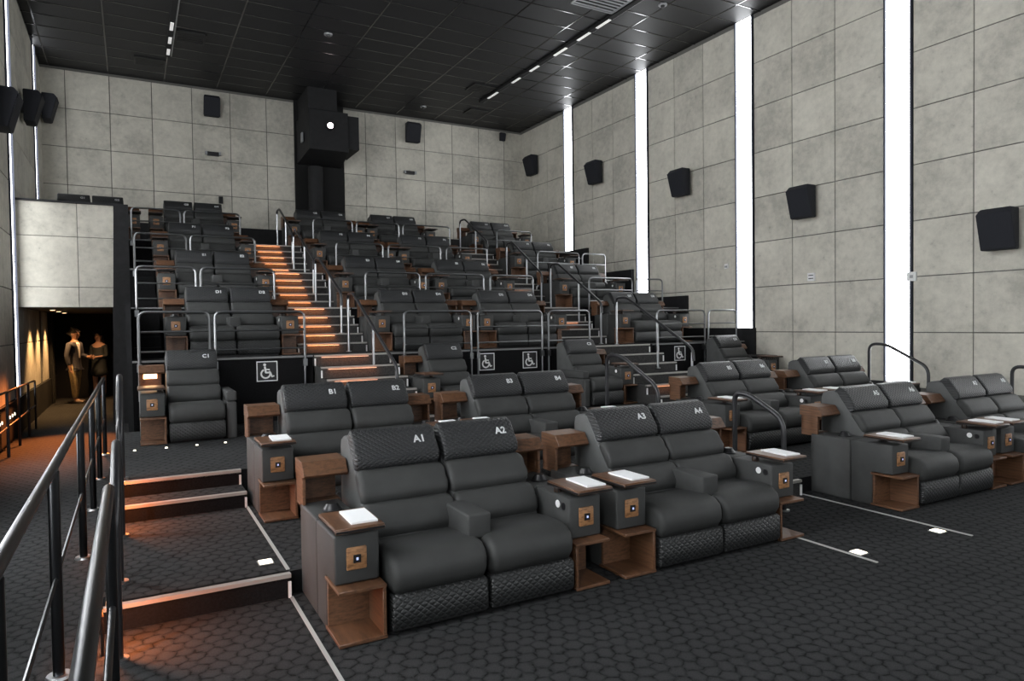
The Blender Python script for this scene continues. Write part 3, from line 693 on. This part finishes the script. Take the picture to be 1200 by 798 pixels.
mb = MB(); mb.tube(arc_path([(0, 0, 0), (0, 0, 0.86), (0, -5.7, 0.95)], 0.06), 0.016, 8); obj('handrail', mb.mesh('handrail', [M['drail']]), t)
for yy in (13.8, 12.7, 11.6, 10.5, 9.4):
    mb = MB(); mb.cyl((0, yy-14.7, 0), (0, yy-14.7, 0.86+0.0158*(14.7-yy)), 0.02, None, 8); obj('post', mb.mesh('post', [M['brail']]), t)
mb = MB(); mb.cyl((0, 0, 0.42), (0, -5.5, 0.42), 0.012, None, 8); obj('lower_rail', mb.mesh('lower_rail', [M['brail']]), t)
mb = MB()
dm = MB(); dm.cyl((0, 0, 0), (0.012, 0, 0), 0.028, 0.022, 10); dme = dm.mesh('wall_dot_light', [M['led']])
for i, yy in enumerate((11.2, 11.4, 11.95, 12.15, 12.35, 13.1, 13.35, 13.6, 14.15)):
    o = obj('wall_dot_light', dme, None, (XL+0.06, yy, 0.40)); tag(o, 'small round lamp low on the left corridor wall, %s counted from the camera' % ['first', 'second', 'third', 'fourth', 'fifth', 'sixth', 'seventh', 'eighth', 'ninth'][i], 'lamp', 'small round lamps low on the corridor wall')
# ------------------------------------------------------------------ aisle floor lines and floor lights
def fline(x, y0, y1, z, label):
    o = box_obj('floor_line', -0.011, 0.011, 0, y1-y0, 0, 0.006, M['line']); o.location = (x, y0, z); tag(o, label, 'floor strip', 'thin white aisle lines on the carpet')
fline(0.865, 2.6, 4.54, 0, 'thin white line on the carpet left of the recliner marked A1')
fline(0.865, 4.63, 6.44, ZB, 'thin white line on the step beside the recliner marked B1')
fline(4.64, 2.98, 4.54, 0, 'thin white line on the carpet right of the recliner marked A4')
fline(5.85, 2.96, 4.54, 0, 'thin white line on the carpet left of the recliner marked A5')
def flight(x, y, z, label, g='small square lights set in the aisle carpet'):
    t = thing('floor_light', (x, y, z), label, 'floor light', g)
    box_obj('light_frame', -0.05, 0.05, -0.05, 0.05, 0, 0.005, M['steel'], t); box_obj('light_lens', -0.042, 0.042, -0.042, 0.042, 0.004, 0.010, M['led'], t)
flight(0.76, 4.85, ZB, 'small square floor light on the lowest left step')
flight(4.72, 3.18, 0, 'small square floor light on the line right of seat A4')
flight(5.74, 3.17, 0, 'small square floor light on the line left of seat A5')
for i, xx in enumerate((0.0, 0.31, 0.62, 0.92)):
    o = obj('floor_dot_light', None); bpy.data.objects.remove(o)
    mb = MB(); mb.cyl((0, 0, 0), (0, 0, 0.012), 0.016, 0.012, 10); o = obj('floor_dot_light', mb.mesh('floor_dot_light', [M['led']]), None, (xx, 8.5, ZCP))
    tag(o, ['first', 'second', 'third', 'fourth'][i]+' from the left of the dot lights in front of seat C1', 'floor light', 'dot lights in front of seat C1')
# ------------------------------------------------------------------ wheelchair signs on the black wall
def ring(mb, cx, cz, r, th, a0, a1, n=20, y0=-0.004, y1=0.0):
    pts = []
    for i in range(n):
        b0 = a0+(a1-a0)*i/n; b1 = a0+(a1-a0)*(i+1)/n
        q = [(cx+math.cos(b)*rr, cz+math.sin(b)*rr) for b, rr in ((b0, r-th/2), (b0, r+th/2), (b1, r+th/2), (b1, r-th/2))]
        mb.add([(x, y0, z) for x, z in q]+[(x, y1, z) for x, z in q], [(0,1,2,3),(7,6,5,4),(0,4,5,1),(1,5,6,2),(2,6,7,3),(3,7,4,0)])
def bar(mb, p, q, th, y0=-0.004, y1=0.0):
    p = Vector((p[0], 0, p[1])); q = Vector((q[0], 0, q[1])); d = (q-p).normalized(); n = Vector((-d.z, 0, d.x))*th/2
    vs = [p+n, p-n, q-n, q+n]
    mb.add([(v.x, y0, v.z) for v in vs]+[(v.x, y1, v.z) for v in vs], [(0,1,2,3),(7,6,5,4),(0,4,5,1),(1,5,6,2),(2,6,7,3),(3,7,4,0)])
fr = MB(); S = 0.135
for a, b in (((-S,-S),(S,-S)),((S,-S),(S,S)),((S,S),(-S,S)),((-S,S),(-S,-S))): bar(fr, (a[0]-(0.006 if a[0] < b[0] else -0.006 if a[0] > b[0] else 0), a[1]), (b[0]+(0.006 if a[0] < b[0] else -0.006 if a[0] > b[0] else 0), b[1]), 0.013)
frm = fr.mesh('sign_border', [M['white']], smooth=False)
fg = MB(); ring(fg, -0.02, -0.035, 0.060, 0.022, math.radians(115), math.radians(395)); ring(fg, -0.032, 0.092, 0.010, 0.020, 0, 2*PI, 12)
bar(fg, (-0.030, 0.068), (-0.018, -0.022), 0.026); bar(fg, (-0.026, 0.028), (0.035, 0.022), 0.018); bar(fg, (-0.024, -0.018), (0.048, -0.020), 0.024); bar(fg, (0.042, -0.018), (0.068, -0.085), 0.022); bar(fg, (0.062, -0.080), (0.095, -0.068), 0.018)
fgm = fg.mesh('wheelchair_symbol', [M['white']], smooth=False)
bk = MB(); bk.box(-S, S, 0, 0.004, -S, S); bkm = bk.mesh('sign_plate', [M['dark']], smooth=False)
for x, lab in ((1.66, 'white wheelchair symbol sign on the black wall right of seat C1'), (5.14, 'white wheelchair symbol sign nearest the left stairs, left of a pair'), (5.97, 'white wheelchair symbol sign, right one of the pair in the middle'), (9.39, 'white wheelchair symbol sign on the black wall right of the right stairs')):
    t = thing('wheelchair_sign', (x, 10.092, 1.13), lab, 'sign', 'wheelchair signs on the black wall')
    obj('sign_plate', bkm, t); obj('sign_border', frm, t, (0, 0, 0)); obj('wheelchair_symbol', fgm, t, (0, 0, 0))
# ------------------------------------------------------------------ speakers
def speaker_mesh():
    mb = MB()                                          # faces -x, tilted down: deep at the top
    w2 = 0.24
    prof = [(0.0, -0.30), (-0.16, -0.30), (-0.30, 0.22), (-0.24, 0.30), (0.0, 0.30)]   # (x, z)
    n = len(prof)
    vs = [(x, -w2*(1.0 if i in (1, 2) else 0.86), z) for i, (x, z) in enumerate(prof)]+[(x, w2*(1.0 if i in (1, 2) else 0.86), z) for i, (x, z) in enumerate(prof)]
    mb.add(vs, [(i, (i+1) % n, (i+1) % n+n, i+n) for i in range(n)]+[tuple(range(n))[::-1], tuple(range(n, 2*n))]); return mb.mesh('cabinet', [M['speaker']], 0.02, 2)
spm = speaker_mesh()
gm = MB(); gm.add([(-0.166,-0.225,-0.28),(-0.166,0.225,-0.28),(-0.302,0.225,0.215),(-0.302,-0.225,0.215),(-0.174,-0.225,-0.28),(-0.174,0.225,-0.28),(-0.310,0.225,0.215),(-0.310,-0.225,0.215)], [(0,1,2,3),(7,6,5,4),(0,4,5,1),(1,5,6,2),(2,6,7,3),(3,7,4,0)]); gmm = gm.mesh('grille', [M['speaker']], smooth=False)
brm = MB(); brm.box(-0.02, 0.12, -0.06, 0.06, -0.1, 0.1); brmm = brm.mesh('wall_bracket', [M['dark']], smooth=False)
def spk(loc, rz, label, sc=1.0, group='black wall speakers'):
    t = thing('wall_speaker', loc, label, 'speaker', group, rz)
    c = obj('cabinet', spm, t); obj('grille', gmm, t); obj('wall_bracket', brmm, t)
    t.scale = (sc, sc, sc)
o5 = ['farthest back, near the corner', 'second from the back', 'third from the back, between two light strips', 'left of the nearest light strip', 'at the right picture edge']
for i, (yy, zz) in enumerate(((18.45, 6.70), (15.13, 5.82), (11.83, 4.93), (8.57, 3.96), (5.24, 3.03))):
    spk((XR-0.10, yy, zz), math.radians(0), 'black wedge speaker on the right wall, '+o5[i])
for i, (yy, zz) in enumerate(((12.6, 5.04), (15.85, 5.98), (19.1, 6.89))):
    spk((XL+0.08, yy, zz), PI, 'black wedge speaker on the left wall, '+['nearest', 'middle one of three', 'nearest the back wall'][i], 1.0)
spk((1.95, YB-0.10, 7.48), math.radians(90), 'black speaker on the back wall left of the projector booth', 0.85)
spk((7.45, YB-0.10, 7.48), math.radians(90), 'black speaker on the back wall right of the projector booth', 0.95)
spk((10.52, YB-0.10, 7.74), math.radians(90), 'small black speaker high in the back wall right corner', 0.42)
def device(loc, lab, parts):
    t = thing('wall_device', loc, lab, 'wall device', 'small devices on the back wall')
    for nme, b, m in parts: box_obj(nme, *b, M[m], t)
for x, z, lab in ((1.97, 6.29, 'small black emergency light with two lamps on the back wall, left'), (7.40, 6.32, 'small black emergency light with two lamps on the back wall, right')):
    device((x, YB-0.02, z), lab, [('housing', (-0.14, 0.14, -0.07, 0, -0.05, 0.05), 'dark'), ('lamp_head', (-0.19, -0.14, -0.10, -0.02, -0.035, 0.05), 'lightvent'), ('lamp_head', (0.14, 0.19, -0.10, -0.02, -0.035, 0.05), 'lightvent')])
device((2.13, YB-0.02, 5.1), 'small black box on the back wall above the left seats', [('housing', (-0.05, 0.05, -0.08, 0, -0.09, 0.09), 'dark'), ('cover', (-0.04, 0.04, -0.086, -0.079, -0.08, 0.08), 'black')])
for i, (yy, zz, lab) in enumerate(((8.52, 2.56, 'small white plate with dark slots on the right wall between two strips'), (6.62, 2.44, 'small white box beside the nearest right light strip'), (10.62, 2.93, 'small white sensor on the right wall left of the second strip'))):
    t = thing('wall_plate', (XR-0.02, yy, zz), lab, 'wall plate', 'small white fittings on the right wall')
    s2 = 0.075 if i < 2 else 0.05
    box_obj('plate', -0.03, 0.0, -s2, s2, -s2, s2, M['white'], t)
    if i == 0:
        for zz2 in (0.03, -0.03): box_obj('slot', -0.034, -0.029, -0.05, 0.05, zz2-0.008, zz2+0.008, M['dark'], t)
    elif i == 1: box_obj('button', -0.036, -0.029, -0.025, 0.025, -0.025, 0.025, M['lightvent'], t)
    else: box_obj('sensor_eye', -0.045, -0.029, -0.03, 0.03, -0.03, 0.01, M['lightvent'], t)
# ------------------------------------------------------------------ projector booth
t = thing('projector_booth', (4.72, YB-0.02, 4.4), 'black projector booth on the back wall with a glowing lens', 'projector booth')
box_obj('back_panel', -0.67, 0.70, -0.03, 0.0, 0.0, 3.6, M['pit'], t)
mb = MB(); yb_, yf = -0.03, -1.35
mb.add([(-0.57,yf,1.98),(0.46,yf,1.98),(0.46,yf,3.02),(-0.57,yf,3.02),(-0.62,yb_,1.84),(0.62,yb_,1.84),(0.62,yb_,3.02),(-0.62,yb_,3.02)], [(0,1,2,3),(7,6,5,4),(0,4,5,1),(1,5,6,2),(2,6,7,3),(3,7,4,0)])
obj('booth_body', mb.mesh('booth_body', [M['black']], 0.01, 1, smooth=False), t)
box_obj('booth_side_pod', 0.46, 0.78, yf+0.1, yb_, 2.1, 2.98, M['black'], t)
box_obj('booth_hanger', -0.57, 0.18, yf+0.05, yb_, 3.02, 3.6, M['black'], t)
mb = MB(); mb.cyl((-0.18, -0.30, 0), (-0.18, -0.30, 1.75), 0.2, None, 24); obj('support_column', mb.mesh('support_column', [M['black']]), t)
mb = MB(); mb.cyl((-0.03, yf+0.01, 2.62), (-0.03, yf-0.06, 2.62), 0.13, 0.12, 20); ln = obj('lens_ring', mb.mesh('lens_ring', [M['dark']]), t)
mb = MB(); mb.cyl((-0.03, yf-0.055, 2.62), (-0.03, yf-0.066, 2.62), 0.075, 0.075, 20); obj('lens', mb.mesh('lens', [M['lensglow']]), ln)
box_obj('booth_window', -0.66, -0.62, -0.9, -0.75, 2.25, 2.5, M['lightvent'], t)
# ------------------------------------------------------------------ slatted black bin by the right wall
t = thing('slatted_bin', (10.96, 9.5, ZCP), 'black slatted bin standing between the corner recliner and the right wall', 'bin')
mb = MB(); mb.box(-0.19, 0.19, -0.3, 0.3, 0.0, 0.04); obj('bin_floor', mb.mesh('bin_floor', [M['dark']], smooth=False), t)
mb = MB(); mb.tube(arc_path([(-0.19,-0.3,0.62),(0.19,-0.3,0.62),(0.19,0.3,0.62),(-0.19,0.3,0.62),(-0.19,-0.3,0.62)], 0.1), 0.025, 8); obj('bin_rim', mb.mesh('bin_rim', [M['dark']]), t)
for i in range(7):
    a = -0.165+0.055*i; box_obj('slat', a-0.015, a+0.015, -0.31, -0.295, 0.04, 0.61, M['dark'], t); box_obj('slat', -0.20, -0.185, a*1.6-0.015, a*1.6+0.015, 0.04, 0.61, M['dark'], t)
# ------------------------------------------------------------------ two people in the corridor
def skin_mesh(name, V, E, m, lv=2):
    me = bpy.data.meshes.new(name); me.from_pydata([v[:3] for v in V], E, [])
    o = bpy.data.objects.new(name, me); COL.objects.link(o)
    sk = o.modifiers.new('s', 'SKIN'); sk.use_smooth_shade = True
    me.skin_vertices.new() if not me.skin_vertices else None
    for i, v in enumerate(V):
        d = me.skin_vertices[0].data[i]; r = v[3]; d.radius = r if isinstance(r, tuple) else (r, r); d.use_root = (i == 0)
    sb = o.modifiers.new('d', 'SUBSURF'); sb.levels = lv; sb.render_levels = lv
    dg = bpy.context.evaluated_depsgraph_get(); m2 = bpy.data.meshes.new_from_object(o.evaluated_get(dg)); bpy.data.objects.remove(o)
    m2.materials.clear(); m2.materials.append(m); m2.name = name
    for p in m2.polygons: p.use_smooth = True; p.material_index = 0
    return m2
def hand(V, E, wrist_i, d, side, palm=0.075):      # five fingers from the palm; d = pointing direction, side = thumb direction
    w_ = Vector(V[wrist_i][:3]); d = Vector(d).normalized(); side = Vector(side).normalized(); nrm = d.cross(side)
    pi = len(V); V.append((*(w_+d*palm*0.6), 0.030)); E.append((wrist_i, pi))
    for k, (off, L) in enumerate(((-0.030, 0.062), (-0.010, 0.078), (0.010, 0.082), (0.030, 0.072))):
        b = w_+d*palm+side*off; i = len(V); V.append((*b, 0.011)); E.append((pi, i))
        V.append((*(b+d*L*0.55+nrm*0.008), 0.009)); E.append((i, i+1)); V.append((*(b+d*L*0.9+nrm*0.03), 0.007)); E.append((i+1, i+2))
    i = len(V); V.append((*(w_+d*0.035+side*0.045), 0.012)); E.append((pi, i)); V.append((*(w_+d*0.075+side*0.062), 0.009)); E.append((i, i+1))
def person(loc, rz, label, male):
    t = thing('person', loc, label, 'person', None, rz)
    h = 1.77 if male else 1.70; k = h/1.77
    sw = 0.195 if male else 0.165
    V = [(0, 0, 0.94*k, (0.135, 0.095)), (0, 0.0, 1.10*k, (0.125, 0.09)), (0, 0.0, 1.28*k, (0.14, 0.10)), (0, 0.0, 1.42*k, (0.115, 0.08)), (0, -0.005, 1.50*k, 0.055), (0, -0.02, 1.57*k, (0.062, 0.07)), (0, -0.025, 1.66*k, (0.078, 0.095)), (0, -0.015, 1.735*k, (0.06, 0.07))]
    E = [(i, i+1) for i in range(7)]
    nf = len(V); V += [(0, -0.118, 1.625*k, 0.012), (0, -0.128, 1.60*k, 0.016)]; E += [(6, nf), (nf, nf+1)]
    for s in (-1, 1):
        e0 = len(V); V.append((s*0.083, 0.0, 1.63*k, 0.016)); E.append((6, e0))
    arms = []
    for s in (-1, 1):
        a = len(V)
        if male and s == 1: pts = [(s*sw, 0, 1.40*k, 0.058), (s*(sw+0.05), -0.02, 1.13*k, 0.045), (s*(sw-0.0), -0.24, 1.09*k, 0.032)]
        elif male: pts = [(s*sw, 0, 1.40*k, 0.058), (s*(sw+0.06), 0.03, 1.12*k, 0.045), (s*(sw+0.05), -0.03, 0.87*k, 0.032)]
        else: pts = [(s*sw, 0, 1.39*k, 0.046), (s*(sw+0.035), -0.02, 1.12*k, 0.037), (s*0.075, -0.25, 1.10*k, 0.026)]
        V += pts; E += [(3, a), (a, a+1), (a+1, a+2)]
        el, wr_ = Vector(pts[1][:3]), Vector(pts[2][:3]); d = wr_-el
        hand(V, E, a+2, d, (-s, 0, 0) if d.z < -0.15 else ((-s*0.3, 0, 1)))
        arms.append(pts)
    legs = []
    for s in (-1, 1):
        a = len(V); st = (0.06 if s > 0 else -0.05) if male else 0.02*s
        pts = [(s*0.095, 0, 0.86*k, 0.085), (s*0.10, st*0.5-0.01, 0.49*k, 0.058), (s*0.10, st, 0.085, 0.042), (s*0.115, st-0.13, 0.035, 0.036), (s*0.12, st-0.18, 0.03, 0.026)]
        V += pts; E += [(0, a)]+[(a+i, a+i+1) for i in range(4)]; legs.append(pts)
    obj('body', skin_mesh('body', V, E, M['skin'] if male else M['skin2']), t)
    def grow(v, g): return (*v[:3], tuple(x+g for x in v[3]) if isinstance(v[3], tuple) else v[3]+g)
    if male:
        V2 = [grow(V[0], 0.03), grow(V[1], 0.04), (0, 0.0, 1.28*k, (0.175, 0.13)), (0, 0.0, 1.40*k, (0.15, 0.10)), (0, 0.012, 1.465*k, 0.065)]; E2 = [(0, 1), (1, 2), (2, 3), (3, 4)]
        b0 = len(V2); V2 += [(0, 0.0, 0.84*k, (0.165, 0.125)), (0, 0.0, 0.74*k, (0.17, 0.13))]; E2 += [(0, b0), (b0, b0+1)]
        for p in arms:
            a = len(V2); w3 = Vector(p[2][:3])-(Vector(p[2][:3])-Vector(p[1][:3])).normalized()*0.03
            V2 += [grow(p[0], 0.016), grow(p[1], 0.016), (*w3, 0.043)]; E2 += [(3, a), (a, a+1), (a+1, a+2)]
        obj('jacket', skin_mesh('jacket', V2, E2, M['jacket']), t)
        mb = MB(); mb.add([(-0.05,-0.110,1.43*k),(0.05,-0.110,1.43*k),(0.022,-0.130,1.08*k),(-0.022,-0.130,1.08*k),(-0.055,-0.05,1.47*k),(0.055,-0.05,1.47*k),(0.02,-0.06,1.08*k),(-0.02,-0.06,1.08*k)], [(0,1,2,3),(7,6,5,4),(0,4,5,1),(1,5,6,2),(2,6,7,3),(3,7,4,0)])
        obj('shirt_front', mb.mesh('shirt_front', [M['shirt']], 0.01, 2), t)
        mb = MB(); mb.tube([(0.06*math.cos(a), -0.005+0.06*math.sin(a), 1.485*k) for a in [2*PI*i/12 for i in range(13)]], 0.016, 8); obj('shirt_collar', mb.mesh('shirt_collar', [M['shirt']]), t)
        V3 = [(0, 0, 0.92*k, (0.125, 0.09)), (0, 0, 1.02*k, (0.10, 0.07))]; E3 = [(0, 1)]
        for p in legs:
            a = len(V3); V3 += [grow(p[0], 0.016), grow(p[1], 0.02), (*p[2][:2], 0.11, 0.062)]; E3 += [(0, a), (a, a+1), (a+1, a+2)]
        obj('trousers', skin_mesh('trousers', V3, E3, M['khaki']), t)
        Vh = [(0, 0.02, 1.70*k, (0.082, 0.09)), (0, -0.02, 1.745*k, (0.072, 0.085)), (0, 0.06, 1.64*k, (0.07, 0.035))]; obj('hair', skin_mesh('hair', Vh, [(0, 1), (0, 2)], M['hair']), t)
    else:
        V2 = [grow(V[0], 0.05), grow(V[1], 0.03), grow(V[2], 0.016), grow(V[3], 0.012), (0, 0, 0.74*k, (0.21, 0.20)), (0, 0, 0.54*k, (0.215, 0.205))]; E2 = [(0, 1), (1, 2), (2, 3), (0, 4), (4, 5)]
        for p in arms:
            a = len(V2); V2 += [grow(p[0], 0.012), grow(p[1], 0.010), (*(Vector(p[1][:3])*0.5+Vector(p[2][:3])*0.5), 0.040)]; E2 += [(3, a), (a, a+1), (a+1, a+2)]
        obj('dress', skin_mesh('dress', V2, E2, M['dress']), t)
        Vh = [(0, 0.03, 1.70*k, (0.088, 0.085)), (0, -0.015, 1.75*k, (0.075, 0.075)), (0, 0.07, 1.58*k, (0.11, 0.05)), (0, 0.09, 1.42*k, (0.12, 0.045)), (0, 0.10, 1.30*k, (0.10, 0.035))]
        obj('hair', skin_mesh('hair', Vh, [(1, 0), (0, 2), (2, 3), (3, 4)], M['hair']), t)
    for s in (-1, 1):
        mb = MB(); mb.cyl((s*0.03, -0.112, 1.665*k), (s*0.03, -0.120, 1.665*k), 0.010, 0.008, 8); obj('eye', mb.mesh('eye', [M['hair']]), t)
    mb = MB(); mb.tube([(-0.022, -0.110, 1.578*k), (0, -0.117, 1.575*k), (0.022, -0.110, 1.578*k)], 0.006, 6); obj('mouth', mb.mesh('mouth', [M['heel']]), t)
    for p in legs:
        Vs = [(p[2][0], p[2][1]+0.03, 0.05, 0.045), (p[3][0], p[3][1], 0.042, 0.046), (p[4][0], p[4][1]-0.03, 0.035, 0.034)]
        obj('shoe', skin_mesh('shoe', Vs, [(0, 1), (1, 2)], M['shoe'] if male else M['heel'], 1), t)
    return t
person((-1.20, 19.35, 0.0), math.radians(62), 'man in grey jacket and khaki trousers turned to the woman, gesturing with one hand', True)
person((-0.74, 20.45, 0.0), math.radians(-28), 'woman in black dress with long dark hair holding a small tablet', False)
mb = MB(); mb.box(-0.11, 0.11, -0.075, 0.075, -0.005, 0.005)
tb = obj('tablet', mb.mesh('tablet', [M['dark']], 0.003, 1), None, (-0.74+math.sin(math.radians(-28))*0.40, 20.45-math.cos(math.radians(-28))*0.485, 1.075), (0.25, 0, math.radians(-28)))
tag(tb, 'small dark tablet held by the woman in the corridor', 'tablet')
# ------------------------------------------------------------------ warm corridor lamps
def spot(name, loc, target, power, color, size, blend=0.5, r=0.05):
    l = bpy.data.lights.new(name, 'SPOT'); l.energy = power; l.color = color; l.spot_size = size; l.spot_blend = blend; l.shadow_soft_size = r
    o = bpy.data.objects.new(name, l); o.location = loc; o.rotation_euler = (Vector(target)-Vector(loc)).to_track_quat('-Z', 'Y').to_euler(); COL.objects.link(o)
for i, (yy, pw) in enumerate(((16.2, 260), (17.5, 260), (18.9, 260))):
    d = thing('downlight', (-1.35, yy, 2.165), 'round downlight in the corridor ceiling, %s' % ['nearest', 'middle', 'farthest'][i], 'ceiling light', 'corridor downlights')
    mb = MB(); mb.cyl((0, 0, 0.0), (0, 0, -0.02), 0.06, 0.055, 14); obj('lamp_ring', mb.mesh('lamp_ring', [M['steel']]), d)
    mb = MB(); mb.cyl((0, 0, -0.018), (0, 0, -0.024), 0.04, 0.04, 12); obj('lamp_lens', mb.mesh('lamp_lens', [M['warm']]), d)
    spot('corridor_spot', (-1.35, yy, 2.13), (-1.5, yy, 0), pw, (1.0, 0.55, 0.22), math.radians(88), 0.7)
spot('people_fill_spot', (-0.85, 19.3, 2.13), (-0.85, 19.9, 0.8), 110, (1.0, 0.55, 0.25), math.radians(80), 0.8)  # added spot without a fixture, brightens the man and woman
spot('corridor_floor_wash', (-0.85, 14.6, 2.1), (-1.0, 12.4, 0), 2600, (1.0, 0.26, 0.06), math.radians(50), 1.0)
